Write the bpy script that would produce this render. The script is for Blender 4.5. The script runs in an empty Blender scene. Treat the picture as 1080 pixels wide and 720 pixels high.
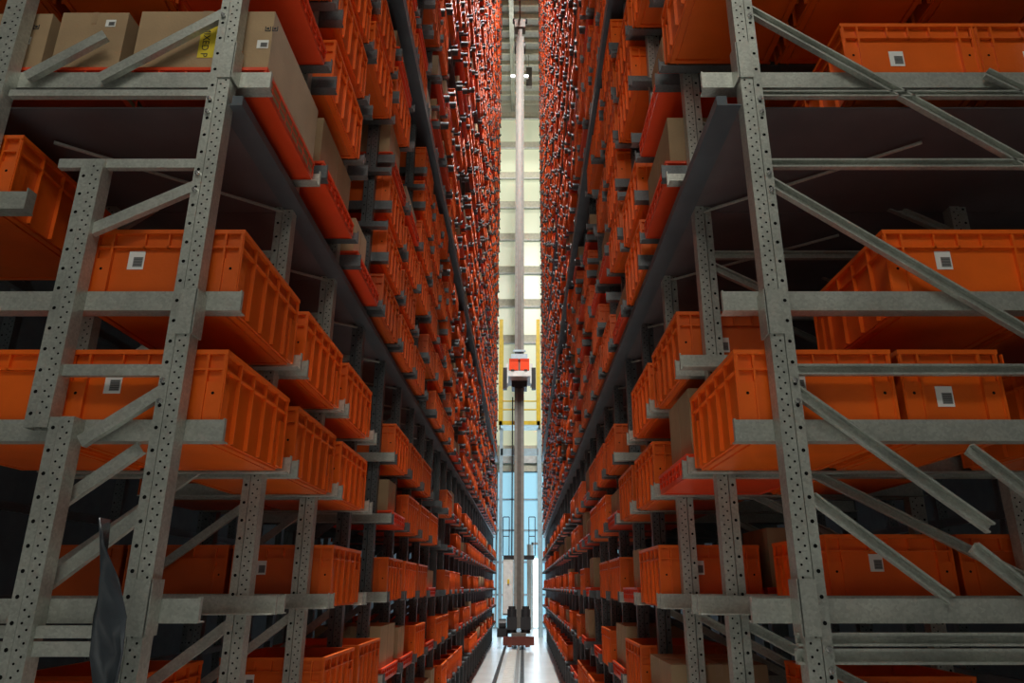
import bpy, math, random
import numpy as np
from mathutils import Vector, Matrix
R = math.radians
SC = bpy.context.scene
COL = SC.collection

# ---------------------------------------------------------------- camera
H = 1.6                      # eye height above the floor
PITCH = 18.7; FPX = 765.0; PPX = 552.0
cam_d = bpy.data.cameras.new('camera'); cam = bpy.data.objects.new('camera', cam_d); COL.objects.link(cam)
cam.location = (0, 0, H); cam.rotation_euler = (R(90 + PITCH), 0, 0)
cam_d.sensor_width = 36; cam_d.lens = FPX / 1080 * 36; cam_d.shift_x = -(PPX - 540) / 1080
cam_d.clip_start = 0.05; cam_d.clip_end = 200
SC.camera = cam
SC.view_settings.view_transform = 'Standard'; SC.view_settings.look = 'None'
SC.view_settings.gamma = 1; SC.view_settings.use_curve_mapping = False
SC.view_settings.exposure = 0.0

# ---------------------------------------------------------------- world + lights
w = bpy.data.worlds.new('world'); SC.world = w; w.use_nodes = True
w.node_tree.nodes['Background'].inputs[0].default_value = (0.55, 0.68, 0.8, 1)
w.node_tree.nodes['Background'].inputs[1].default_value = 0.5

def area(name, loc, rot, sx, sy, power, col=(1, 1, 1), spread=180):
    l = bpy.data.lights.new(name, 'AREA'); l.shape = 'RECTANGLE'; l.size = sx; l.size_y = sy
    l.energy = power; l.color = col; l.spread = R(spread)
    o = bpy.data.objects.new(name, l); COL.objects.link(o); o.location = loc; o.rotation_euler = [R(a) for a in rot]
    return o
# unseen fill light added behind the camera for the front faces, and the row of high-bay lamps above the aisle
area('front_fill_light', (-0.2, -0.8, 5.5), (80, 0, 0), 2.6, 1.0, 66, (1.0, 0.97, 0.86))
for i, yy in enumerate((3.5, 7.5, 11.5, 15.5)):
    area('aisle_lamp_light', (0.22, yy, 24.7), (0, 0, 0), 0.5, 3.6, (2800, 2800, 2200, 900, 160)[i], (1.0, 0.97, 0.92))
area('end_wall_light', (-0.12, 29.5, 23.6), (-28, 0, 0), 6.0, 0.8, 260, (1.0, 0.97, 0.88))
area('ceiling_fill_light', (-0.12, 29.0, 20.5), (180, 0, 0), 3.0, 1.0, 90, (1.0, 0.97, 0.9))  # fill light added to brighten the ceiling at the far end
area('far_window_light', (0.0, 31.8, 3.2), (-90, 0, 0), 5.0, 5.5, 200, (0.62, 0.82, 1.0))

# ---------------------------------------------------------------- measuring helpers
CP, SP = math.cos(R(PITCH)), math.sin(R(PITCH))
def tn(y): return math.tan(R(PITCH) + math.atan((360 - y) / FPX))
def at(x, y, d):
    """point at depth d seen at photo position x, y  ->  (X, Z above floor)"""
    t = tn(y); return ((x - PPX) * d * (CP + t * SP) / FPX, t * d + H)

# ---------------------------------------------------------------- materials
def new_mat(name):
    m = bpy.data.materials.new(name); m.use_nodes = True
    nt = m.node_tree; b = nt.nodes['Principled BSDF']; return m, nt, b
def N(nt, t, **kw):
    n = nt.nodes.new(t)
    for k, v in kw.items(): setattr(n, k, v)
    return n
def plain(name, col, rough=0.5, metal=0.0, noise=0.12, scale=8, bump=0.0, bscale=60, var=0.0, spec=None):
    m, nt, b = new_mat(name); L = nt.links
    tc = N(nt, 'ShaderNodeTexCoord')
    no = N(nt, 'ShaderNodeTexNoise'); no.inputs['Scale'].default_value = scale; no.inputs['Detail'].default_value = 4
    L.new(tc.outputs['Object'], no.inputs['Vector'])
    mr = N(nt, 'ShaderNodeMapRange'); L.new(no.outputs[0], mr.inputs[0])
    mr.inputs[1].default_value = 0.3; mr.inputs[2].default_value = 0.7
    mr.inputs[3].default_value = 1 - noise; mr.inputs[4].default_value = 1 + noise
    val = mr.outputs[0]
    if var:
        oi = N(nt, 'ShaderNodeObjectInfo'); at_ = N(nt, 'ShaderNodeAttribute', attribute_name='tint')
        ad = N(nt, 'ShaderNodeMath', operation='ADD'); L.new(oi.outputs['Random'], ad.inputs[0]); L.new(at_.outputs['Fac'], ad.inputs[1])
        fr = N(nt, 'ShaderNodeMath', operation='FRACT'); L.new(ad.outputs[0], fr.inputs[0])
        m2 = N(nt, 'ShaderNodeMapRange'); L.new(fr.outputs[0], m2.inputs[0]); m2.inputs[3].default_value = 1 - var; m2.inputs[4].default_value = 1 + var * 0.6
        mu = N(nt, 'ShaderNodeMath', operation='MULTIPLY'); L.new(val, mu.inputs[0]); L.new(m2.outputs[0], mu.inputs[1]); val = mu.outputs[0]
    rgb = N(nt, 'ShaderNodeVectorMath', operation='SCALE'); rgb.inputs[0].default_value = col
    L.new(val, rgb.inputs['Scale']); L.new(rgb.outputs[0], b.inputs['Base Color'])
    b.inputs['Roughness'].default_value = rough; b.inputs['Metallic'].default_value = metal
    if spec is not None: b.inputs['Specular IOR Level'].default_value = spec
    if bump:
        n2 = N(nt, 'ShaderNodeTexNoise'); n2.inputs['Scale'].default_value = bscale; L.new(tc.outputs['Object'], n2.inputs['Vector'])
        bp = N(nt, 'ShaderNodeBump'); bp.inputs['Strength'].default_value = bump; bp.inputs['Distance'].default_value = 0.004
        L.new(n2.outputs[0], bp.inputs['Height']); L.new(bp.outputs[0], b.inputs['Normal'])
    return m
def emit(name, col, s):
    m, nt, b = new_mat(name); b.inputs['Base Color'].default_value = (*col, 1)
    b.inputs['Emission Color'].default_value = (*col, 1); b.inputs['Emission Strength'].default_value = s
    b.inputs['Roughness'].default_value = 0.3
    return m
def zinc(name, col, metal=0.5, rough=0.42):
    m, nt, b = new_mat(name); L = nt.links
    tc = N(nt, 'ShaderNodeTexCoord')
    vo = N(nt, 'ShaderNodeTexVoronoi'); vo.inputs['Scale'].default_value = 140; L.new(tc.outputs['Object'], vo.inputs['Vector'])
    sx = N(nt, 'ShaderNodeSeparateColor'); L.new(vo.outputs['Color'], sx.inputs[0])
    no = N(nt, 'ShaderNodeTexNoise'); no.inputs['Scale'].default_value = 5; no.inputs['Detail'].default_value = 5; L.new(tc.outputs['Object'], no.inputs['Vector'])
    mr = N(nt, 'ShaderNodeMapRange'); L.new(sx.outputs[0], mr.inputs[0]); mr.inputs[3].default_value = 0.88; mr.inputs[4].default_value = 1.12
    m2 = N(nt, 'ShaderNodeMapRange'); L.new(no.outputs[0], m2.inputs[0]); m2.inputs[1].default_value = .3; m2.inputs[2].default_value = .7; m2.inputs[3].default_value = 0.78; m2.inputs[4].default_value = 1.15
    mu = N(nt, 'ShaderNodeMath', operation='MULTIPLY'); L.new(mr.outputs[0], mu.inputs[0]); L.new(m2.outputs[0], mu.inputs[1])
    rgb = N(nt, 'ShaderNodeVectorMath', operation='SCALE'); rgb.inputs[0].default_value = col; L.new(mu.outputs[0], rgb.inputs['Scale'])
    L.new(rgb.outputs[0], b.inputs['Base Color'])
    b.inputs['Roughness'].default_value = rough; b.inputs['Metallic'].default_value = metal
    return m
M = {}
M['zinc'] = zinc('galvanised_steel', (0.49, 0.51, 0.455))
M['zinc_dark'] = zinc('dark_shaded_galvanised_steel', (0.15, 0.165, 0.17), 0.55, 0.4)  # darker galvanised copy; shade of deeper posts and brackets put into the colour
M['deck'] = plain('deck_sheet_steel', (0.145, 0.125, 0.13), 0.55, 0.2, 0.2, 3)
M['deck_edge'] = plain('deck_edge_steel', (0.09, 0.11, 0.125), 0.45, 0.3, 0.15, 5)
M['hole'] = plain('hole_shadow', (0.012, 0.012, 0.012), 0.9, spec=0.0)
M['bolt'] = plain('bolt_steel', (0.6, 0.6, 0.58), 0.25, 0.9)
M['orange'] = plain('orange_plastic', (0.84, 0.132, 0.008), 0.38, 0, 0.08, 6, 0.15, 90, var=0.22)
M['orange_red'] = plain('far_reddened_orange_plastic', (0.85, 0.116, 0.012), 0.36, 0, 0.06, 6, var=0.26)  # redder copy of the orange; reddish far light put into the colour
M['red_orange'] = plain('red_orange_plastic', (0.90, 0.075, 0.016), 0.33, 0, 0.06, 6, var=0.2)
M['card'] = plain('cardboard', (0.44, 0.30, 0.165), 0.85, 0, 0.10, 7, 0.2, 120, var=0.25)
M['tape'] = plain('packing_tape', (0.34, 0.23, 0.13), 0.35)
M['paper'] = plain('white_paper', (0.8, 0.8, 0.76), 0.7, noise=0.03)
M['ink'] = plain('black_ink', (0.03, 0.03, 0.03), 0.7)
M['yellow_paper'] = plain('yellow_paper', (0.78, 0.60, 0.03), 0.7, noise=0.03)
M['floor'] = plain('polished_concrete', (0.52, 0.55, 0.54), 0.28, 0, 0.12, 1.5)
M['darkwall'] = plain('dark_wall_panel', (0.10, 0.11, 0.12), 0.8)
M['backwall'] = plain('grey_wall_panel', (0.35, 0.35, 0.33), 0.8)
M['ceil'] = plain('ceiling_sheet', (0.55, 0.57, 0.52), 0.7)
M['cream'] = plain('cream_wall_panel', (0.80, 0.82, 0.68), 0.6, noise=0.05, scale=2)
M['girt'] = plain('beige_girt', (0.72, 0.70, 0.55), 0.6)
M['white'] = plain('white_paint', (0.78, 0.80, 0.78), 0.5)
M['yellow'] = plain('yellow_paint', (0.80, 0.58, 0.04), 0.4)
M['mast'] = plain('mast_grey_paint', (0.15, 0.135, 0.12), 0.5, 0.2)
M['rail'] = plain('bright_rail_steel', (0.30, 0.31, 0.30), 0.35, 0.35)
M['mast_rail'] = plain('grey_mast_rail', (0.27, 0.27, 0.25), 0.75, 0, spec=0.2)
M['black'] = plain('black_rubber', (0.02, 0.02, 0.022), 0.5)
M['cab'] = plain('light_grey_enamel', (0.55, 0.56, 0.52), 0.45)
M['blue'] = plain('pale_blue_paint', (0.45, 0.62, 0.70), 0.5)
M['redp'] = plain('dark_red_paint', (0.12, 0.03, 0.02), 0.4)
M['ghost_sheet'] = plain('dark_reflection_sheet', (0.055, 0.065, 0.075), 0.22, 0, 0.3, 9, 0.6, 12)  # dark reflection put into the colour of a sheet
M['glass_lit'] = emit('daylit_blue_glass', (0.30, 0.58, 0.72), 0.85)
M['cream_glow'] = emit('glowing_cream_panel', (0.80, 0.86, 0.62), 0.30)  # cream wall panels with emission added so the end wall is bright
M['lamp'] = emit('lamp_glow', (1.0, 0.97, 0.9), 9.0)
M['daylight'] = emit('daylight_gap', (0.9, 0.97, 1.0), 3.2)

# ---------------------------------------------------------------- mesh helpers
class MB:
    def __init__(s): s.v = []; s.f = []; s.m = []
    def quadbox(s, x0, x1, y0, y1, z0, z1, m=0, skip=''):
        n = len(s.v)
        s.v += [(x0,y0,z0),(x1,y0,z0),(x1,y1,z0),(x0,y1,z0),(x0,y0,z1),(x1,y0,z1),(x1,y1,z1),(x0,y1,z1)]
        F = {'b':(0,3,2,1),'t':(4,5,6,7),'f':(0,1,5,4),'r':(1,2,6,5),'k':(2,3,7,6),'l':(3,0,4,7)}
        for k, q in F.items():
            if k not in skip: s.f.append(tuple(n+i for i in q)); s.m.append(m)
        return s
    def box(s, c, d, m=0, skip=''):
        return s.quadbox(c[0]-d[0]/2, c[0]+d[0]/2, c[1]-d[1]/2, c[1]+d[1]/2, c[2]-d[2]/2, c[2]+d[2]/2, m, skip)
    def poly(s, pts, m=0):
        n = len(s.v); s.v += [tuple(p) for p in pts]; s.f.append(tuple(range(n, n+len(pts)))); s.m.append(m); return s
    def bar(s, a, b, wdt, dep, m=0, up=(0,1,0)):
        """rectangular bar from a to b; dep measured along 'up', wdt across"""
        a = Vector(a); b = Vector(b); t = (b-a).normalized(); u = Vector(up); u = (u - t*u.dot(t)).normalized(); v = t.cross(u)
        n = len(s.v)
        for p in (a, b):
            for i, j in ((-1,-1),(1,-1),(1,1),(-1,1)): s.v.append(tuple(p + v*(i*wdt/2) + u*(j*dep/2)))
        for q in ((0,1,2,3),(7,6,5,4),(0,4,5,1),(1,5,6,2),(2,6,7,3),(3,7,4,0)): s.f.append(tuple(n+i for i in q)); s.m.append(m)
        return s
    def cyl(s, a, b, r, n=10, m=0, r2=None):
        a = Vector(a); b = Vector(b); t = (b-a).normalized(); u = t.orthogonal().normalized(); v = t.cross(u); k = len(s.v)
        r2 = r if r2 is None else r2
        for p, rr in ((a, r), (b, r2)):
            for i in range(n):
                c = 2*math.pi*i/n; s.v.append(tuple(p + u*(rr*math.cos(c)) + v*(rr*math.sin(c))))
        for i in range(n):
            j = (i+1) % n; s.f.append((k+i, k+j, k+n+j, k+n+i)); s.m.append(m)
        s.f.append(tuple(k+n-1-i for i in range(n))); s.m.append(m); s.f.append(tuple(k+n+i for i in range(n))); s.m.append(m)
        return s
    def add(s, o, loc=(0,0,0), sx=1):
        n = len(s.v); s.v += [(p[0]*sx+loc[0], p[1]+loc[1], p[2]+loc[2]) for p in o.v]
        s.f += [tuple(n+i for i in (q if sx > 0 else q[::-1])) for q in o.f]; s.m += o.m; return s
    def mesh(s, name, mats):
        me = bpy.data.meshes.new(name); me.from_pydata(s.v, [], s.f)
        for m in mats: me.materials.append(M[m])
        if len(mats) > 1: me.polygons.foreach_set('material_index', s.m)
        me.update(); return me
def link(name, me, parent=None, loc=(0,0,0), kind=None, label=None, cat=None, group=None):
    o = bpy.data.objects.new(name, me); COL.objects.link(o); o.location = loc
    if parent is not None: o.parent = parent
    if kind: o['kind'] = kind
    if label: o['label'] = label
    if cat: o['category'] = cat
    if group: o['group'] = group
    return o
def part(name, mb, mats, parent, loc=(0,0,0), **kw):
    return link(name, mb.mesh(name, mats if isinstance(mats, (list, tuple)) else [mats]), parent, loc, **kw)
def thing(name, label, cat, loc=(0,0,0), group=None):
    return link(name, None, None, loc, None, label, cat, group)
def tiled(name, tpl, mats, places, parent=None, **kw):
    """one mesh holding the template at every (x, y, z, sx, tint) place"""
    V = np.array(tpl.v, dtype=np.float32); F = tpl.f; nv = len(V); P = len(places)
    pl = np.array(places, dtype=np.float32).reshape(P, -1)
    allv = np.repeat(V[None], P, 0).copy(); allv[:, :, 0] *= pl[:, 3:4]
    allv += pl[:, None, :3]
    li = np.concatenate([np.array(q) for q in F]); cnt = np.array([len(q) for q in F])
    lr = np.concatenate([np.array(q)[::-1] for q in F])
    loops = np.where((pl[:, 3] < 0)[:, None], lr[None], li[None]) + (np.arange(P) * nv)[:, None]
    tot = np.tile(cnt, P); start = np.concatenate([[0], np.cumsum(tot)[:-1]])
    me = bpy.data.meshes.new(name); me.vertices.add(P*nv); me.vertices.foreach_set('co', allv.ravel())
    me.loops.add(loops.size); me.loops.foreach_set('vertex_index', loops.ravel().astype(np.int32))
    me.polygons.add(len(tot)); me.polygons.foreach_set('loop_start', start.astype(np.int32)); me.polygons.foreach_set('loop_total', tot.astype(np.int32))
    for m in mats: me.materials.append(M[m])
    me.polygons.foreach_set('material_index', np.tile(np.array(tpl.m, dtype=np.int32), P))
    a = me.attributes.new('tint', 'FLOAT', 'POINT'); a.data.foreach_set('value', np.repeat(pl[:, 4], nv))
    me.update(calc_edges=True); me.validate()
    return link(name, me, parent, **kw)

# ---------------------------------------------------------------- layout numbers
S = 0.72; D0 = 2.0; NB = 31
SIDE = {'left': dict(s=-1, xu=0.973, xb=0.866, xd=0.93, xr=1.72),
        'right': dict(s=1, xu=0.720, xb=0.612, xd=0.64, xr=1.80)}
DECKS = [1.53 + 2.52*i for i in range(9)]        # relative to the eye
TOP = 23.6
def fy(k): return D0 + S*k

# ---------------------------------------------------------------- room shell
def struct(name, mb, mats, parent=None, **kw): return part(name, mb, mats, parent, kind='structure', **kw)
XW = 4.6; YE = 32.0; YB = -6.0; ZC = 25.6
struct('floor', MB().quadbox(-XW, XW, YB, YE+1, -0.12, 0), 'floor')
struct('ceiling', MB().quadbox(-XW, XW, YB, YE+.3, ZC, ZC+.1), 'ceil')
struct('wall_left', MB().quadbox(-XW-.1, -XW, YB, YE, 0, ZC), 'darkwall')
struct('wall_right', MB().quadbox(XW, XW+.1, YB, YE, 0, ZC), 'darkwall')
struct('wall_front', MB().quadbox(-XW, XW, YB-.1, YB, 0, ZC), 'backwall')
we = thing('wall_back', None, None); we['kind'] = 'structure'
zg = [H + YE*tn(y) for y in (362, 324, 289, 254, 220, 189, 157, 126)]
zs = 7.55
edges = [zs] + zg + [ZC]
for i in range(len(edges)-1):
    a, b_ = edges[i], edges[i+1]
    for x0 in (-4.6, -2.3, 0.0, 2.3):
        part('wall_panel', MB().quadbox(x0+.01, x0+2.29, YE, YE+.06, a+.42 if i else a, b_-.04), 'cream_glow' if i < 8 else 'cream', we)
    if i:
        part('girt', MB().quadbox(-XW, XW, YE-.02, YE+.07, a, a+.42), 'girt', we)
        part('girt_flange', MB().quadbox(-XW, XW, YE-.12, YE-.02, a-.03, a+.03), 'white', we)
# ceiling purlins
for i in range(14):
    struct('trim_%d' % (i+1), MB().quadbox(-XW, XW, 22+i*.75, 22.09+i*.75, ZC-.22, ZC), 'girt')
struct('trim_15', MB().quadbox(-.62, -.42, 12, YE, ZC-.5, ZC-.22), 'zinc')
# glazed lower wall
win = thing('window_1', None, None); win['kind'] = 'structure'
zr = [0.0, 1.3, 2.6, 3.9, 5.2, 6.4]
xs_ = [-4.6, -3.45, -2.3, -1.15, -0.13, 0.95, 2.3, 3.45, 4.6]
for i in range(len(xs_)-1):
    for j in range(len(zr)-1):
        part('pane', MB().quadbox(xs_[i]+.04, xs_[i+1]-.04, YE+.02, YE+.04, zr[j]+.04, zr[j+1]-.04), 'glass_lit', win)
for x in xs_: part('mullion', MB().quadbox(x-.04, x+.04, YE-.03, YE+.06, 0, 6.4), 'white', win)
for z in zr: part('transom', MB().quadbox(-XW, XW, YE-.02, YE+.05, z-.04, z+.04), 'blue', win)
part('fascia', MB().quadbox(-XW, XW, YE-.08, YE+.06, 6.4, zs), 'girt', win)
part('fascia', MB().quadbox(-XW, XW, YE-.2, YE-.08, 6.75, 7.05), 'white', win)
# door standing ajar with daylight behind it
dr = thing('door_1', None, None); dr['kind'] = 'structure'
part('daylight_opening', MB().quadbox(.42, .72, YE-.06, YE-.04, 0.05, 2.75), 'daylight', dr)
part('door_frame', MB().quadbox(.34, .42, YE-.12, YE-.02, 0, 3.4).quadbox(.72, .80, YE-.12, YE-.02, 0, 3.4).quadbox(.34, .80, YE-.12, YE-.02, 3.3, 3.4), 'white', dr)
part('door_leaf', MB().quadbox(.15, .33, YE-.5, YE-.12, 0.02, 3.3), 'cab', dr)

# ---------------------------------------------------------------- racks
def upright_mb(z0, z1, s, holes=False):
    """perforated post; local x=0 is the aisle edge, the post extends away from the aisle (s)"""
    m = MB(); h0, h1 = z0, z1
    m.quadbox(0, .040, 0, .004, h0, h1)                 # perforated web facing the camera
    m.quadbox(0, .004, .004, .055, h0, h1)              # aisle flange
    m.quadbox(.037, .040, .004, .030, h0, h1)           # groove between the two faces
    m.quadbox(.0445, .0475, .010, .030, h0, h1); m.quadbox(.037, .0475, .030, .033, h0, h1)
    m.quadbox(.0445, .072, .006, .010, h0, h1)           # outer bolt flange
    m.quadbox(.068, .072, .014, .055, h0, h1)
    m.quadbox(.004, .068, .050, .055, h0, h1)
    if s < 0: m2 = MB(); m2.add(m, sx=-1); return m2
    return m
def hole_disc(m, x, y, z, r, n):
    m.poly([(x+r*math.cos(2*math.pi*i/n), y, z+r*math.sin(2*math.pi*i/n)) for i in range(n)])
def holes_mb(z0, z1, s):
    m = MB(); z = z0 + .01; i = 0
    while z < z1 - .01:
        hole_disc(m, s*(.013 if i % 2 else .028), -.0008, z, .0036, 6)
        if i % 4 == 0: hole_disc(m, s*.058, .0052, z, .0058, 7)
        z += .016; i += 1
    return m
def cchan(a, b, wd, dp, open_front):
    """channel brace between a and b in the frame plane"""
    m = MB(); a = Vector(a); b = Vector(b); t = (b-a).normalized(); n_ = Vector((-t.z, 0, t.x))
    if open_front:
        m.bar(a+Vector((0,dp/2,0)), b+Vector((0,dp/2,0)), wd, .003)
        for q in (-1, 1): m.bar(a+n_*(q*(wd/2-.003)), b+n_*(q*(wd/2-.003)), .006, dp)
    else:
        m.bar(a-Vector((0,dp/2,0)), b-Vector((0,dp/2,0)), wd, .003)
        for q in (-1, 1): m.bar(a+n_*(q*(wd/2-.0015)), b+n_*(q*(wd/2-.0015)), .003, dp)
    return m
def bolt_mb(x, y, z):
    m = MB(); m.cyl((x, y+.002, z), (x, y-.006, z), .0085, 6); m.cyl((x, y-.006, z), (x, y-.012, z), .005, 8); return m

ORD = ['first','second','third','fourth','fifth','sixth','seventh','eighth','ninth','tenth','eleventh','twelfth','thirteenth','fourteenth','fifteenth','sixteenth','seventeenth','eighteenth','nineteenth','twentieth']
def ordn(i):
    if i < 20: return ORD[i]
    if i < 29: return 'twenty-' + ORD[i-20]
    return ['thirtieth', 'thirty-first', 'thirty-second'][min(i-29, 2)]

# --- contents: slots[(side)] = list of dict(bay, z, kind, pos, level text)
rnd = random.Random(7)
LOW = [-1.07, -.57, -.087, .40, .80]
LOWN = {-1.07: 'fifth', -.57: 'fourth', -.087: 'third', .40: 'second', .80: 'first'}
rows = []     # (side, bay, z, leveltext, [(kind, pos)])
fixed = {     # (side, bay, z): contents, position by position away from the aisle
 ('left',0,.80): 'T..', ('left',0,.40): 'TT.', ('left',0,-.087): '...', ('left',0,-.57): '.T.', ('left',0,-1.07): 'TT.',
 ('left',1,.80): 'T..', ('left',1,.40): 'T..', ('left',1,-.087): '...', ('left',1,-.57): '.T.',
 ('left',2,.80): 'T..', ('left',2,.40): 'TT.', ('left',2,-.087): 'TTT', ('left',2,-.57): 'T..',
 ('left',3,.80): '.T.', ('left',3,.40): '...', ('left',3,-.087): '...', ('left',3,-.57): 'T..',
 ('left',4,.80): 'T..', ('left',4,.40): 'B..', ('left',4,-.087): 'T..', ('left',4,-.57): 'B..',
 ('left',5,.80): 'T..', ('left',5,.40): 'T..', ('left',5,-.087): 'T..', ('left',5,-.57): 'B..',
 ('left',6,.80): 'T..', ('left',6,.40): 'T..', ('left',6,-.087): 'T..', ('left',6,-.57): 'T..',
 ('right',0,.40): 'TtT', ('right',0,.80): '...', ('right',0,-.087): '...', ('right',0,-.57): '...', ('right',0,-1.07): '...',
 ('right',1,.80): 'T..', ('right',1,.40): 'BT.', ('right',1,-.087): '.TT', ('right',1,-.57): '.T.',
 ('right',2,.80): 'T..', ('right',2,.40): 'T..', ('right',2,-.087): 'TBT', ('right',2,-.57): 'B..',
 ('right',3,.80): '...', ('right',3,.40): 'T..', ('right',3,-.087): 'B..', ('right',3,-.57): 'T..',
 ('right',4,.80): 'T..', ('right',4,.40): 'B..', ('right',4,-.087): 'T..', ('right',4,-.57): 'B..',
 ('right',5,.80): 'T..', ('right',5,.40): 'T..', ('right',5,-.087): 'T..', ('right',5,-.57): 'T..',
}
for side in ('left', 'right'):
    for k in range(NB):
        for z in LOW:
            c = fixed.get((side, k, z))
            if c is None:
                c = rnd.choices('TBA.', (46, 24, 8, 16))[0] + (rnd.choice('T..') if k < 10 else '.') + '.'
                if z == .80 and k > 6: c = rnd.choices('TB.', (45, 20, 35))[0] + '..'
            rows.append((side, k, z, LOWN[z] + ' level below lowest deck', c))
        for j, dz in enumerate(DECKS):
            z = dz + .08; top = (DECKS[j+1] if j+1 < len(DECKS) else TOP) - .40; n = 0
            while z < top:
                c = rnd.choices('TB.', (60, 24, 16))[0]
                back = rnd.choice('TTB.') if k < 9 else '.'
                if k == 0 and j == 0 and n == 0: c, back = ('b' if side == 'left' else '.'), '.'
                if k == 0 and j == 0 and n in (1,): c, back = ('A' if side == 'left' else 'T'), 'T'
                if k == 0 and n == 1 and j == 0: z = 2.19
                if k == 1 and n == 0 and j == 0: z, c = 1.70, 'B'
                rows.append((side, k, z, ordn(n) + ' level above ' + ('lowest deck', 'second deck', 'third deck', 'fourth deck', 'fifth deck', 'sixth deck', 'seventh deck', 'eighth deck', 'top deck')[j], c + back + ('T' if k < 2 and j == 0 and not (k == 0 and n == 0) else '.')))
                big = c in 'Bb'
                z += (rnd.uniform(.46, .58) if big else rnd.uniform(.345, .40)) if not (k == 0 and j == 0 and n == 0) else .58
                n += 1

# --- rack structures
bracket_tpl = {}
def bracket_mb(length, fwd):
    """support angle; local x=0 aisle end, extends +x; fwd +1: ledge points away from the camera"""
    m = MB(); f = fwd
    m.quadbox(0, length, -.002, .002, 0, .062)
    y0, y1 = (.002, .05) if f > 0 else (-.05, -.002)
    m.quadbox(0, length, y0, y1, 0, .004)
    m.quadbox(-.004, 0, -.002 if f > 0 else -.014, .014 if f > 0 else .002, 0, .066)      # turned-up end stop
    return m
for side in ('left', 'right'):
    q = SIDE[side]; s = q['s']; XU, XB, XD, XR = q['xu'], q['xb'], q['xd'], q['xr']
    rack = thing('storage_rack', {'left': 'tall galvanised steel storage rack on the left of the aisle, holding orange totes',
                                  'right': 'tall galvanised steel storage rack on the right of the aisle, holding orange totes'}[side], 'rack', (s*XU, D0, 0))
    def loc(x, y, z): return (x - s*XU, y - D0, z)
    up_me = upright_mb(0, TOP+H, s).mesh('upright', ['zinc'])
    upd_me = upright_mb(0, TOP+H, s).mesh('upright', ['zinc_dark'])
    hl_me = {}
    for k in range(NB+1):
        u = link('upright', up_me if k < 3 else upd_me, rack, loc(s*XU, fy(k), 0))  # posts farther in use the darker copy, shade in its colour
        if k < 9:
            zt = H + fy(k)*1.05
            link('bolt_holes', holes_mb(.03, zt, s).mesh('bolt_holes', ['hole']), u, (0,0,0), kind='stuff')
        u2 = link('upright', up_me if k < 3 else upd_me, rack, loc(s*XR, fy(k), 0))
        if k < 5: link('bolt_holes', holes_mb(.03, H+fy(k)*1.05, s).mesh('bolt_holes', ['hole']), u2, (0,0,0), kind='stuff')
    # frame bracing
    rest = MB()
    for k in range(0, NB+1):
        y = fy(k) + .03; a = s*(XU+.06); b = s*(XR+.03)
        if k == 0: continue
        hz = 1.21 + .69*2
        zz = [-1.5 + .69*i for i in range(0, 30)]
        for i, z in enumerate(zz):
            if z + H < .1 or z > TOP-.8: continue
            if k > 10: break
            if z > fy(k)*1.15: break
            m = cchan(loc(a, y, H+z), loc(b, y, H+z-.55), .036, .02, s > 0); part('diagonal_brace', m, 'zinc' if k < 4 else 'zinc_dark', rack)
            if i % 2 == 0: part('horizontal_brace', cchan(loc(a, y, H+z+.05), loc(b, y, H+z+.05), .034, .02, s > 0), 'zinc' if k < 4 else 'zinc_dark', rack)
    # front frame members, measured
    def mem(nm, p0, p1, wd=.034, d=2.03, mt='zinc', of=None, dp=.02):
        x0, z0 = at(*p0, d); x1, z1 = at(*p1, d)
        part(nm, cchan(loc(x0, d, z0), loc(x1, d, z1), wd, dp, (s > 0) if of is None else of), mt, rack)
    if side == 'right':
        for p0, p1 in (((784,8),(1110,188)), ((808,190),(1110,366)), ((838,411),(1045,557)), ((1040,77),(1110,111)), ((1022,473),(1110,538)), ((1027,577),(1110,642))): mem('diagonal_brace', p0, p1)
        mem('diagonal_brace', (856,524), (1003,632), .03, 2.05)
        for y_, wd in ((100,.024),(173,.030),(390,.032),(674,.032),(692,.038)): mem('horizontal_brace', (800 if y_ < 300 else 840, y_), (1240, y_), wd)
    else:
        for p0, p1 in (((240,14),(106,84)), ((112,38),(29,82)), ((212,195),(84,249)), ((172,413),(86,466))): mem('diagonal_brace', p0, p1, .036)
        for p0, p1 in (((150,472),(50,540)), ((160,534),(45,620))): mem('diagonal_brace', p0, p1, .036, 2.09)
        for y_, x0, x1, wd in ((100,240,12,.024),(174,215,64,.032),(391,180,66,.034),(666,150,-40,.030),(684,150,-40,.036)): mem('horizontal_brace', (x0, y_), (x1, y_), wd)
        # short middle post of the front frame
        xm, zt = at(68, 290, 2.0)
        xm = -1.262; zt = .455 + H
        u = link('upright', upright_mb(0, zt, s).mesh('upright', ['zinc']), rack, loc(xm, 2.0, 0))
        link('bolt_holes', holes_mb(.03, zt, s).mesh('bolt_holes', ['hole']), u, (0,0,0), kind='stuff')
        u = link('upright', upright_mb(zt-.03, 1.29+H, s).mesh('upright', ['zinc']), rack, loc(-1.335, 2.002, 0))
        link('bolt_holes', holes_mb(zt, 1.29+H, s).mesh('bolt_holes', ['hole']), u, (0,0,0), kind='stuff')
    # splice sleeves on the front posts
    for zsl in (1.60, .70, -.12, -.55):
        part('splice_sleeve', MB().quadbox(*sorted((s*-.004, s*.043)), -.006, -.001, 0, .14).quadbox(*sorted((s*-.007, s*-.001)), -.006, .058, 0, .14), 'zinc', rack, loc(s*XU, 2.0, H+zsl))
    # bolts where braces meet the front post
    for z in (1.86, 1.24, 1.18, .56, .50, -.15, -.2, 1.52, 1.47):
        part('bolt', bolt_mb(0, 0, 0), 'bolt', rack, loc(s*(XU+.058), 2.004, H+z))
    # brackets: the nearest 300 as parts, the rest joined
    pl = []
    LB = {1: .93, 2: .98}
    near_l = XR + .05 - XB
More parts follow.
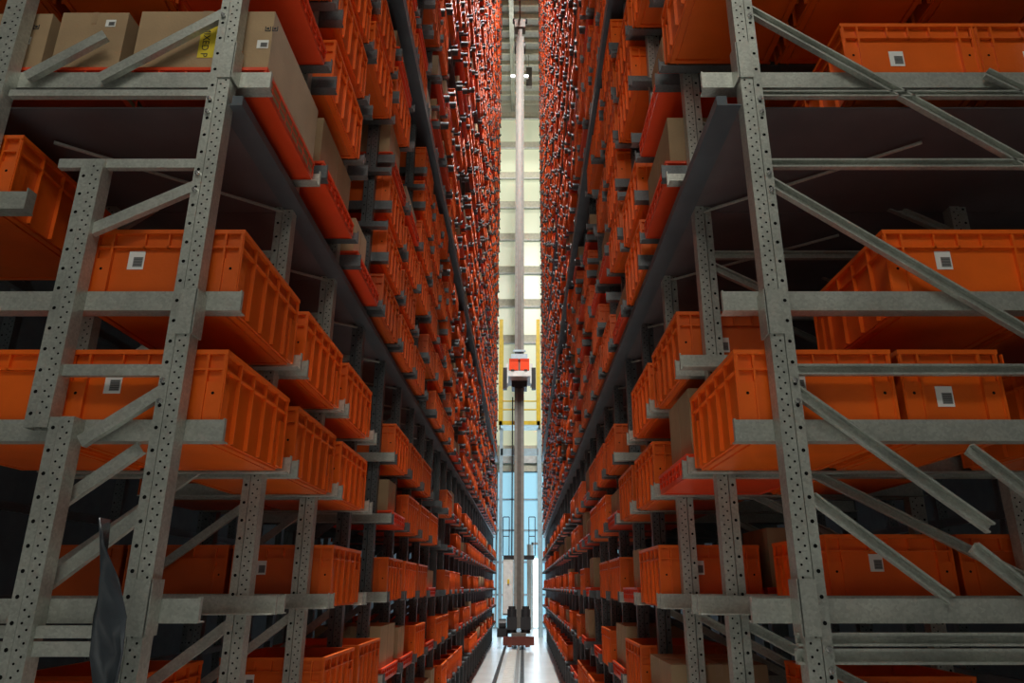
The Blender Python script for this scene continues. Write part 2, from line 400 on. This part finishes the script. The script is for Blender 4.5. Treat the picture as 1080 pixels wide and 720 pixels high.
    for (sd, k, z, lt, c) in rows:
        if sd != side: continue
        pl.append((k, z, 1)); pl.append((k, z, -1))
    pl.sort(key=lambda r: (fy(r[0])**2 + r[1]**2 + (0 if r[2] > 0 else .3)))
    bm_f = MB().add(bracket_mb(near_l, 1), sx=s).mesh('support_bracket', ['zinc'])
    bm_k = MB().add(bracket_mb(near_l, -1), sx=s).mesh('support_bracket', ['zinc'])
    bm_fd = MB().add(bracket_mb(near_l, 1), sx=s).mesh('support_bracket', ['zinc_dark'])
    bm_kd = MB().add(bracket_mb(near_l, -1), sx=s).mesh('support_bracket', ['zinc_dark'])
    far = {1: [], -1: []}
    for i, (k, z, f) in enumerate(pl):
        yy = fy(k) + .058 if f > 0 else fy(k) + .700
        if i < 300:
            dk = (z > 1.5 and k > 0) or z > 1.9 or k > 3  # upper and deeper brackets take the shade-coloured steel
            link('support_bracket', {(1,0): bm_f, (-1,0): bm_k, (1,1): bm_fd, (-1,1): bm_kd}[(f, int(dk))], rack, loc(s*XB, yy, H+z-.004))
        else: far[f].append(loc(s*XB, yy, H+z-.004) + (s, 0))
    for f in (1, -1):
        short = bracket_mb(.45, f)
        tiled('support_bracket', short, ['zinc_dark'], far[f], rack, kind='stuff')
    # decks: one sheet panel per bay, an edge beam on the aisle side
    for j, dz in enumerate(DECKS):
        if dz > TOP: break
        for k in range(NB):
            if j > 2 and k < 5: continue
            m = MB().quadbox(*sorted((s*(XD+.03), s*(XR+.6))), fy(k)+.06, fy(k)+S+.055, H+dz-.006, H+dz)
            part('deck_panel', m, 'deck', rack, (-s*XU, -D0, 0))
        y0 = D0+.02; y1 = fy(NB)
        xe = XB - .005 if j == 1 else XD; hb = .075 if j == 1 else .022
        part('deck_edge_beam', MB().quadbox(*sorted((s*xe, s*(xe+.035))), y0, y1, H+dz-hb, H+dz+(.025 if j else .014)).quadbox(*sorted((s*(xe+.035), s*(XD+.08))), y0, y1, H+dz-hb, H+dz-hb+.005), 'deck_edge', rack, (-s*XU, -D0, 0))
    for j in (0, 1):
        for k in range(1, 12):
            x2 = s*(XU+.02); z = H + DECKS[j] - .03
            part('tie_rod', MB().cyl(loc(x2, fy(k)+.02, z), loc(s*(XU+.70), fy(k)-.5, z), .007, 6), 'zinc', rack)
    part('rear_mesh_post', MB(), 'zinc', rack) if False else None

# row of further racking behind each side, seen through the gaps
for side in ('left', 'right'):
    s = SIDE[side]['s']; X = SIDE[side]['xr'] + 1.15
    rk = thing('storage_rack', 'dim steel rack posts far behind the %s rack, across the next aisle' % side, 'rack', (s*X, 2.4, 0))
    ume = upright_mb(0, 12, s).mesh('upright', ['zinc_dark'])
    for k in range(14):
        u = link('upright', ume, rk, (0, k*S, 0))
        if k < 8: link('bolt_holes', holes_mb(.05, 5.5, s).mesh('bolt_holes', ['hole']), u, (0,0,0), kind='stuff')
    for z in (.53, 1.03, 1.51, 2.0, 2.4, 3.2):
        part('shelf_beam', MB().quadbox(-.02, .02, 0, 13*S, z, z+.05), 'zinc_dark', rk)

# ---------------------------------------------------------------- totes, trays, boxes
TW, TD, TH = .60, .47, .272        # along aisle, away from aisle, height
def tote_mb(w=TW, d=TD, h=TH, ribs=4, lod=0):
    """x 0..d away from the aisle, y 0..w, z 0..h, open top"""
    m = MB(); t = .012 if lod == 0 else .0
    i = .014                        # wall inset under the rim
    rz = h-.062                     # second ring
    # base and walls
    m.quadbox(i, d-i, i, w-i, .008, h-.004, skip='t')
    if lod == 0:
        k = i+.006
        n = len(m.v); m.v += [(k,k,h-.004),(d-k,k,h-.004),(d-k,w-k,h-.004),(k,w-k,h-.004),(k,k,.014),(d-k,k,.014),(d-k,w-k,.014),(k,w-k,.014)]
        for q in ((0,4,5,1),(1,5,6,2),(2,6,7,3),(3,7,4,0),(4,7,6,5)): m.f.append(tuple(n+a for a in q)); m.m.append(0)
        m.quadbox(.05, d-.05, .05, w-.05, 0, .008)
        # base ring
        for a in ((.02,d-.02,.02,.04),(.02,d-.02,w-.04,w-.02),(.02,.04,.04,w-.04),(d-.04,d-.02,.04,w-.04)): m.quadbox(*a, 0, .010)
    # rim rings
    def ring(z0, z1, o, mt=0):
        m.quadbox(o, d-o, o, o+.016, z0, z1, mt); m.quadbox(o, d-o, w-o-.016, w-o, z0, z1, mt)
        m.quadbox(o, o+.016, o+.016, w-o-.016, z0, z1, mt); m.quadbox(d-o-.016, d-o, o+.016, w-o-.016, z0, z1, mt)
    ring(h-.014, h, 0)
    ring(rz, rz+.006, .002) if lod == 0 else None
    # vertical ribs on the aisle side and on the face towards the camera
    rt = .007
    for a in range(ribs+2):
        y = .004 + (w-.008-rt)*a/(ribs+1)
        full = True
        m.quadbox(.001, i, y, y+rt, .010, h-.014)
        if lod == 0: m.quadbox(d-i, d-.001, y, y+rt, .010, h-.014)
    if lod == 0:
        for x in (.004, .055, d-.062, d-.011): m.quadbox(x, x+.007, .001, i, .010, h-.014); m.quadbox(x, x+.007, w-i, w-.001, .010, h-.014)
        for x in (.16, .235, .31): m.quadbox(x, x+.005, .002, i, rz, h-.014)
        # corner posts with their small drain holes
        for x in (.011, d-.055):
            m.quadbox(x, x+.044, .006, i, .012, rz-.035, 0)
            hole = [(x+.022+.005*math.cos(a*math.pi/3), .0055, .14+.005*math.sin(a*math.pi/3)) for a in range(6)]
            m.poly(hole, 1)
        for y in (.011, w-.06):
            m.quadbox(.005, i, y, y+.048, .012, rz-.035, 0)
    return m
def tray_mb(w=TW, d=TD, h=.085, lod=0):
    m = MB(); m.quadbox(.012, d-.012, .012, w-.012, .004, .02)
    def ring(z0, z1, o):
        m.quadbox(o, d-o, o, o+.014, z0, z1); m.quadbox(o, d-o, w-o-.014, w-o, z0, z1)
        m.quadbox(o, o+.014, o+.014, w-o-.014, z0, z1); m.quadbox(d-o-.014, d-o, o+.014, w-o-.014, z0, z1)
    ring(0, .022, .004); ring(h-.012, h, 0); 
    if lod == 0: ring(h*.5, h*.5+.007, .003)
    ring(.022, h-.012, .010)
    n = 9 if lod == 0 else 4
    for a in range(n):
        y = .003 + (w-.012)*a/(n-1); m.quadbox(.002, .012, y, y+.006, .02, h-.01)
    if lod == 0:
        for a in range(6): x = .003+(d-.012)*a/5; m.quadbox(x, x+.006, .002, .012, .02, h-.01)
    return m
def box_mb(d, w, h, lod=0):
    m = MB(); m.quadbox(0, d, 0, w, 0, h)
    if lod == 0:
        m.quadbox(d*.46, d*.54, -.001, w+.001, h-.05, h+.001, 1)         # tape over the top seam
        m.quadbox(-.0015, .002, w*.5-.002, w*.5+.002, 0, h, 1)
        m.quadbox(.0, d, w*.495, w*.505, h, h+.0015, 1)
    return m
def sticker(me_w=.05, me_h=.062):
    m = MB(); m.quadbox(0, me_w, -.0012, 0, 0, me_h, 0)
    x = .014; i = 0
    m.quadbox(.016, me_w-.004, -.0018, -.0012, .008, me_h-.02, 2)
    z = .012
    while z < me_h-.022:
        m.quadbox(.018, me_w-.006, -.0022, -.0018, z, z+.0022, 1); z += .005
    return m
EMBLEM = MB()
for a in range(3):
    c = 2*math.pi*a/3; r = .014
    p = [(0, r*math.cos(c+t)*f, r*math.sin(c+t)*f) for t, f in ((-.5,1),(.5,1),(.5,.55),(-.5,.55))]
    EMBLEM.poly([(-.001, q_[1], q_[2]) for q_ in p])
EMBLEM.quadbox(-.001, 0, -.012, .012, -.03, -.024).quadbox(-.001, 0, -.006, .014, -.038, -.033)
M['greyprint'] = plain('grey_barcode_print', (0.28, 0.28, 0.27), 0.7)

ME = {}
def mirrored(mb, s): return MB().add(mb, sx=s)
for s in (-1, 1):
    for nm, fn, mats in (('T', tote_mb(), ['orange', 'hole']), ('t', tote_mb(d=.30), ['orange', 'hole']), ('P', tray_mb(), ['red_orange'])):
        ME[(nm, s)] = mirrored(fn, s).mesh({'T':'tote_body','t':'small_tote_body','P':'tray'}[nm], mats)
    for i, (d_, w_, h_) in enumerate(((.42, .54, .31), (.40, .28, .27), (.43, .56, .22), (.30, .40, .33))):
        ME[('B%d' % i, s)] = mirrored(box_mb(d_, w_, h_), s).mesh('cardboard_box', ['card', 'tape'])
BSZ = ((.42, .54, .31), (.40, .28, .27), (.43, .56, .22), (.30, .40, .33))
ME['sticker'] = sticker().mesh('barcode_label', ['paper', 'ink', 'greyprint'])
ME['emblem'] = EMBLEM.mesh('printed_emblem', ['ink'])

items = []      # (dist, kind, side, k, z, pos, leveltext)
XPOS = (0.015, .505, .995, 1.485)
for (side, k, z, lt, c) in rows:
    q = SIDE[side]
    for p, ch in enumerate(c):
        if ch == '.': continue
        d2 = math.hypot(fy(k), z) + (0 if p == 0 else 2.5*p)
        items.append((d2, ch, side, k, z, q['xb'] + XPOS[p], p, lt))
# measured extras: second and third positions of the right front bay
for z, xs2 in ((.80, (1.135, 1.60)), (1.61, (1.115, 1.585))):
    for j, x in enumerate(xs2): items.append((2.2+j*.3, 'T', 'right', 0, z, x, 1+j, ('first level below lowest deck' if z < 1 else 'first level above lowest deck')))
items.append((2.5, 'T', 'left', 0, 1.15, 1.66, 2, 'floating-height shelf'))
items.sort(key=lambda r: r[0])
ROWN = ('aisle side', 'middle depth', 'back')
cnt = dict(T=0, P=0, B=0); used = set()
farT = []; farP = []; farB = []
def uniq(l):
    assert l not in used, l
    used.add(l); return l
def place_tote(side, k, z, x, p, lt, small=False, n=0):
    s = SIDE[side]['s']
    lab = 'orange ribbed tote, %s rack, %s bay back, %s, %s' % (side, ordn(k), lt, ROWN[p])
    if 'floating' in lt: lab = 'orange tote at the far left edge, on its own higher bracket'
    r = thing('tote', uniq(lab), 'tote', (s*x, fy(k)+.064, H+z+.001), 'orange totes in the %s rack' % side)
    link('body', ME[('t' if small else 'T', s)], r)
    w = .30 if small else TD
    if n < 130:
        xl = (.16 if s > 0 else -(w-.11)) if not small else (.10 if s > 0 else -.17)
        link('barcode_label', ME['sticker'], r, (xl, .0135, .14 if rnd.random() < .7 else .10))
    if n < 60 and p == 0:
        link('printed_emblem', ME['emblem'], r, (s*.0135, TW-.10, .13)) if s > 0 else link('printed_emblem', ME['emblem'], r, (-.0135+.001+.0005, TW-.10, .13))
    return r
for (d2, ch, side, k, z, x, p, lt) in items:
    s = SIDE[side]['s']; tint = rnd.random()
    if ch in 'Tt':
        if cnt['T'] < 300: place_tote(side, k, z, x, p, lt, ch == 't', cnt['T']); cnt['T'] += 1
        else: farT.append((s*x, fy(k)+.064, H+z+.001, s, tint))
        continue
    if cnt['P'] < 300:
        lab = 'shallow red-orange tray, %s rack, %s bay back, %s, %s' % (side, ordn(k), lt, ROWN[p])
        t = thing('tray', uniq(lab), 'tray', (s*x, fy(k)+.064, H+z+.001), 'shallow trays in the %s rack' % side)
        link('tray_body', ME[('P', s)], t); cnt['P'] += 1
    else: farP.append((s*x, fy(k)+.064, H+z+.001, s, tint))
    if ch in 'B':
        v = rnd.randrange(4); bs = BSZ[v]
        zz = H+z+.022; yo = (TW-bs[1])/2 if bs[1] > .5 else .02
        spots = [(x+.03, fy(k)+.064+yo)]
        if bs[1] < .5 and rnd.random() < .6 and bs[1]*2+.05 < TW: spots.append((x+.03, fy(k)+.064+.02+bs[1]+.01))
        for bi, (bx, by) in enumerate(spots):
            if cnt['B'] < 300:
                where = '' if len(spots) == 1 else (' nearer', ' farther')[bi]
                lab = 'tan%s box on tray, %s rack, %s bay back, %s, %s' % (where, side, ordn(k), lt, ROWN[p])
                bo = link('cardboard_box', ME[('B%d' % v, s)], None, (s*bx, by, zz), None, uniq(lab), 'box', 'cardboard boxes in the %s rack' % side)
                cnt['B'] += 1
            else: farB.append((v, (s*bx, by, zz, s, tint)))
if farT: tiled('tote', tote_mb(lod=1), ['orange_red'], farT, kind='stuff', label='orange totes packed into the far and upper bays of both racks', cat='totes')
if farP: tiled('tray', tray_mb(lod=1), ['red_orange'], farP, kind='stuff', label='shallow red-orange trays in the far and upper bays', cat='trays')
if farB:
    # one object: cardboard boxes of one template size
    tiled('cardboard_box', box_mb(.41, .5, .28, 1), ['card'], [b for v, b in farB], kind='stuff', label='tan cardboard boxes in the far and upper bays', cat='boxes')

# ---- measured top-left cartons
def carton(x0, x1, y, w, z0, z1, label):
    o = part('cardboard_box', MB().add(box_mb(x1-x0, w, z1-z0)), ['card', 'tape'], None, (x0, y, z0))
    o['label'] = uniq(label); o['category'] = 'box'; o['group'] = 'cartons on the top left shelf'; return o
zb = H + 1.61 + .022
c3 = carton(-1.36, -.885, 2.075, .57, zb, H+1.945, 'large tan carton with a yellow label, top left shelf nearest the aisle')
c2 = carton(-1.64, -1.405, 2.075, .45, zb, H+1.94, 'middle tan carton with one white sticker on the top left shelf')
c1 = carton(-1.90, -1.675, 2.075, .45, zb, H+1.935, 'leftmost tan carton with two white stickers on the top left shelf')
t2 = thing('tray', uniq('shallow tray under the middle and leftmost cartons on the top left shelf'), 'tray', (-1.40, 2.064, H+1.611))
part('tray_body', MB().add(tray_mb(d=.52), sx=-1), 'red_orange', t2)
def stick(parent, x, z, sx=1.0):
    o = link('barcode_label', ME['sticker'], parent, (x, -.0005, z)); o.scale = (sx, 1, sx*.7)
    return o
stick(c1, .125, .24, .7); stick(c1, .135, .17, .7); stick(c2, .16, .245, .7)
xc, zc_ = at(270, 50, 2.07); stick(c3, xc+1.36, zc_-zb, .8)
def glyph(parent, x, z, r=.02):
    m = MB(); m.quadbox(0, r, -.001, 0, 0, .003).quadbox(0, .003, -.001, 0, .003, r).quadbox(r-.003, r, -.001, 0, .003, r).quadbox(.006, r-.006, -.001, 0, .007, r*.8)
    part('printed_symbol', m, 'ink', parent, (x, -.0005, z))
xg, zg_ = at(34, 30, 2.07); glyph(c1, xg+1.90, zg_-zb)
xg, zg_ = at(279, 32, 2.07); glyph(c3, xg+1.36, zg_-zb); glyph(c3, xg+1.385, zg_-zb)
xa, za = at(207, 60, 2.07); xb_, zb_ = at(231, 27, 2.07)
yl = part('yellow_label', MB().quadbox(0, xb_-xa, -.0012, 0, 0, zb_-za), 'yellow_paper', c3, (xa+1.36, -.0006, za-zb), label='yellow label printed in black')
fc = bpy.data.curves.new('lettering', 'FONT'); fc.body = 'MIXED P'; fc.size = .042; fc.extrude = .0004; fc.align_x = 'LEFT'; fc.space_character = 1.0
fo = bpy.data.objects.new('lettering_tmp', fc); COL.objects.link(fo)
dg = bpy.context.evaluated_depsgraph_get(); me = bpy.data.meshes.new_from_object(fo.evaluated_get(dg)); me.name = 'lettering'
bpy.data.objects.remove(fo); me.materials.clear(); me.materials.append(M['ink'])
w_t = max(v.co.x for v in me.vertices)
for v in me.vertices:
    f_ = (zb_-za)*.96/w_t; v.co = v.co*f_
    v.co.z = max(min(v.co.z, .0005), -.0005)
lt_ = link('lettering', me, yl, (.012, -.0018, (zb_-za)*.98)); lt_.rotation_euler = (R(90), R(90), 0)

# bracket and stand carrying the lone tote at the left edge
lb = thing('support_bracket', 'short steel bracket carrying the lone tote at the left edge', 'bracket', (-1.60, 2.06, H+1.145))
part('angle', MB().quadbox(-.6, 0, -.002, .002, 0, .062).quadbox(-.6, 0, .002, .05, 0, .004), 'zinc', lb)
part('end_stop', MB().quadbox(0, .004, -.002, .04, 0, .075), 'zinc', lb)

# dark sheet shaped after a ghost reflection between the left posts
fl = MB(); ctrl = []
for i, (xl, xr, y_) in enumerate(((109.5,110.5,547),(106,114,575),(104,121,610),(103,127,650),(101,129,690),(97,127,730),(92,124,790))):
    for j in range(5):
        f_ = j/4; px = xl + (xr-xl)*f_; X, Z = at(px, y_, 1.9); ctrl.append((X, 1.9 + .03*math.sin(i*1.3+j*1.1), Z))
for i in range(6):
    for j in range(4):
        a = i*5+j; fl.f.append((a, a+5, a+6, a+1)); fl.m.append(0)
fl.v = ctrl
X0, Z0 = ctrl[30][0], ctrl[30][2]
fo = part('reflection_sheet', fl, 'ghost_sheet', None); fo['label'] = 'dark pointed sheet standing in for a reflection between the lower left posts'; fo['category'] = 'ghost_sheet'
sm = fo.modifiers.new('thickness', 'SOLIDIFY'); sm.thickness = .004
for p_ in fo.data.polygons: p_.use_smooth = True

# ---------------------------------------------------------------- crane in the aisle
XC = -.127; YC = 22.0
fr = link('floor_rail', MB().quadbox(-.035, .035, 0, 28, 0, .012).quadbox(-.012, .012, 0, 28, .012, .07).quadbox(-.03, .03, 0, 28, .07, .10).mesh('floor_rail', ['rail']), None, (XC, 3.2, 0), None, 'bright steel running rail down the middle of the aisle floor', 'rail')
fs = thing('cable_track', 'flat dark slotted track lying beside the floor rail on the aisle floor', 'track', (XC, 3.2, 0))
part('side_strip', MB().quadbox(.06, .075, 0, 26, 0, .03).quadbox(.13, .145, 0, 26, 0, .03), 'zinc_dark', fs)
m = MB()
for i in range(260): m.quadbox(.075, .13, i*.1, i*.1+.03, 0, .02)
part('rung', m, 'zinc_dark', fs, kind='stuff')
mat = thing('floor_plates', 'pale segmented plates laid on the floor left of the running rail', 'plates', (XC, 3.2, 0))
for i in range(60):
    part('plate', MB().quadbox(-.26, -.06, i*.43, i*.43+.41, 0, .02), 'cab', mat)
link('bus_bar', MB().quadbox(-.02, .02, 0, 22, 0, .10).quadbox(-.035, -.02, 0, 22, .02, .05).mesh('bus_bar', ['black']), None, (-.50, 3.2, 0), None, 'black bus bar running along the floor at the foot of the left rack', 'rail')

cr = thing('stacker_crane', 'tall single-mast stacker crane standing on the rail at the far aisle end', 'crane', (XC, YC, 0))
ZM = H + 22.2*tn(34)
for x0, nm in ((-.16, 'mast'),):
    part('mast', MB().quadbox(-.08, .08, -.12, .12, .5, ZM), 'mast', cr)
part('guide_rail', MB().quadbox(-.145, -.06, -.15, .03, .6, ZM-.5), 'mast_rail', cr); part('guide_rail', MB().quadbox(.06, .145, -.15, .03, .6, ZM-.5), 'mast_rail', cr)
part('mast_head', MB().quadbox(-.2, .2, -.2, .2, ZM-.1, ZM+.25).quadbox(-.08,.08,-.1,.1,ZM+.25,ZM+.31), 'mast', cr)
for x in (-.17, .17): part('head_wheel', MB().cyl((x-.03, 0, ZM-.9), (x+.03, 0, ZM-.9), .22, 14), 'black', cr)
for x in (-.2, .2): part('guide_roller', MB().cyl((x, 0, ZM+.25), (x, 0, ZM+.40), .08, 10), 'black', cr)
part('bottom_beam', MB().quadbox(-.20, .20, -.9, 1.1, .14, .42), 'mast', cr)
for yy in (-.75, .95): part('travel_wheel', MB().cyl((-.05, yy, .24), (.05, yy, .24), .14, 14), 'black', cr)
for x in (-.19, .19):
    mo = part('drive_motor', MB().cyl((x, -.6, .40), (x, -.6, 1.02), .13, 12).quadbox(x-.14, x+.14, -.76, -.46, .5, .82), 'black', cr)
    part('motor_cap', MB().cyl((x, -.6, 1.02), (x, -.6, 1.10), .10, 12), 'black', mo)
part('winch', MB().cyl((-.55, -.4, .62), (-.35, -.4, .62), .15, 12).quadbox(-.60, -.30, -.55, -.25, .3, .52), 'black', cr)
part('buffer_plate', MB().quadbox(-.42, .42, -.98, -.90, .12, .34).quadbox(-.30,-.18,-1.04,-.98,.08,.28).quadbox(.18,.30,-1.04,-.98,.08,.28), 'redp', cr)
cb = part('control_cabinet', MB().quadbox(-.46, -.16, -.25, .45, .85, 2.35), 'cab', cr)
part('cabinet_door', MB().quadbox(-.44, -.18, -.27, -.25, .9, 2.3), 'white', cb); part('status_lamp', MB().box((-.30, -.285, 1.75), (.06, .03, .12)), 'yellow', cb)
part('crossbar', MB().quadbox(-.45, .45, -.05, .05, H+22*tn(590), H+22*tn(590)+.12), 'black', cr)
for x in (-.38, .38):
    z0_, z1_ = H+22*tn(586), H+22*tn(545)
    part('ladder_frame', MB().bar((x-.09,0,z0_),(x-.09,0,z1_),.025,.025).bar((x+.09,0,z0_),(x+.09,0,z1_),.025,.025).bar((x-.09,0,z1_),(x+.09,0,z1_),.025,.025).bar((x-.09,0,(z0_+z1_)/2),(x+.09,0,(z0_+z1_)/2),.025,.025), 'black', cr)
part('hose', MB().cyl((-.21,-.05,2.4),(-.21,-.05,7.2),.02,6), 'black', cr)
# carriage
zc1 = H + 22*tn(400)
ca = part('lift_carriage', MB().quadbox(-.34, .34, -.80, .35, zc1-.12, zc1+.05).quadbox(-.42,-.34,-.25,.25,zc1-.2,zc1+.45).quadbox(.34,.42,-.25,.25,zc1-.2,zc1+.45), 'white', cr)
part('underframe', MB().quadbox(-.24,.24,-.3,.3,zc1-.32,zc1-.12), 'black', ca)
part('fork', MB().quadbox(-.25,-.15,-.82,.37,zc1+.05,zc1+.09).quadbox(.15,.25,-.82,.37,zc1+.05,zc1+.09), 'black', ca)
for x in (-.46, .43): part('cable_box', MB().quadbox(x-.05, x+.08, -.3, -.1, zc1-.38, zc1+.30), 'black', ca)
part('upper_yoke', MB().quadbox(-.26,.26,-.2,-.13,zc1+.62,zc1+.78).quadbox(-.2,.2,-.2,-.13,zc1+.86,zc1+.92), 'blue', ca)
for side_, x in (('left', -.31), ('right', .03)):
    tt = thing('tote', uniq('red-orange crate on the %s half of the crane lift carriage' % side_), 'tote', (XC+x, YC-.76, zc1+.091), 'crates on the crane carriage')
    mm = tote_mb(w=.58, d=.28, h=.36); part('body', mm, ['red_orange', 'hole'], tt)
gr = thing('overhead_guide_rail', 'thin dark overhead guide rail running down the aisle above the crane mast', 'rail', (XC, 6.0, ZM+.32))
part('rail_bar', MB().quadbox(-.03, .03, 0, 20, 0, .06), 'mast', gr)
for i in range(10): part('rail_clamp', MB().quadbox(-.09, .09, i*2+.5, i*2+.62, -.02, .10).quadbox(-.012,.012,i*2+.5,i*2+.53,.10,ZC-ZM-.34), 'black', gr)

# yellow maintenance platform beyond the crane
yp = thing('maintenance_platform', 'yellow guard frame and platform across the aisle end behind the crane', 'platform', (XC, 26.2, 0))
zt_, zb2 = H+26.2*tn(337), H+26.2*tn(448)
for x in (-.72, .69):
    part('yellow_post', MB().quadbox(x-.07, x+.07, -.05, .05, zb2, zt_).quadbox(x-.07,x+.07,.9,1.0,zb2,zt_-.5), 'yellow', yp)
    for i in range(5): part('side_rail', MB().quadbox(x-.03, x+.03, 0, .95, zb2+.4+i*.8, zb2+.46+i*.8), 'yellow', yp)
    part('pale_column', MB().quadbox(x-.06 if x>0 else x-.02, x+.10 if x>0 else x+.10, .1, .26, 0, zb2-.1), 'blue', yp)
part('deck_beam', MB().quadbox(-.77, .74, -.05, .05, zb2, zb2+.14), 'yellow', yp)
part('hand_rail', MB().quadbox(-.77, .74, -.02, .03, zb2+.55, zb2+.60), 'yellow', yp); part('hand_rail', MB().quadbox(-.77, .74, .9, .95, zb2+1.1, zb2+1.15), 'yellow', yp)
part('platform_floor', MB().quadbox(-.72, .69, .06, 1.0, zb2, zb2+.05), 'zinc', yp)
part('underbeam', MB().quadbox(-.7, .66, .1, .2, zb2-1.1, zb2-.85), 'blue', yp)
# lamps on the crane head end
for i, (x, y_, lab) in enumerate(((541, 80, 'left'), (555, 80, 'right'))):
    X, Z = at(x, y_, 27.5)
    lo = thing('floodlight', uniq('small bright floodlight high at the aisle end, %s of the mast' % lab), 'lamp', (X, 27.5, Z), 'floodlights')
    part('housing', MB().quadbox(-.10, .10, 0, .12, -.07, .07), 'cab', lo); part('lens', MB().quadbox(-.085, .085, -.01, 0, -.055, .055), 'lamp', lo)
    part('drop_rod', MB().quadbox(-.012, .012, .05, .07, .07, ZC-Z), 'zinc', lo)
hb = thing('wall_cabinet', 'tall brown box hanging high at the aisle end, right of the mast', 'cabinet', (.23, 28.2, H+28.2*tn(92)))
part('cabinet_body', MB().quadbox(-.1, .17, -.1, .1, 0, 1.05), 'mast', hb); part('hanger', MB().quadbox(0, .03, -.02, .02, 1.05, ZC-(H+28.2*tn(92))), 'zinc', hb)
# aisle high-bay lamps (their light is set at the top of the script)
for i, yy in enumerate((3.5, 7.5, 11.5, 15.5)):
    lo = thing('aisle_lamp', 'long ceiling lamp above the aisle, %s from the front' % ordn(i), 'lamp', (.22, yy, 24.76), 'lamps above the aisle')
    part('housing', MB().quadbox(-.25, .25, -1.8, 1.8, 0, .08), 'white', lo); part('hanger', MB().quadbox(-.01,.01,-.01,.01,.08,ZC-24.76), 'zinc', lo)
lo = thing('front_fill_lamp', 'wide unseen fill lamp added behind the viewpoint', 'lamp', (-.2, -.90, 5.53)); part('housing', MB().bar((-1.35, 0, 0), (1.35, 0, 0), .05, 1.1, up=(0, -.17, .985)), 'white', lo); part('wall_arm', MB().quadbox(-.05, .05, -5.0, -.05, 0, .1), 'zinc', lo)  # housing and arm added around the fill light, out of view
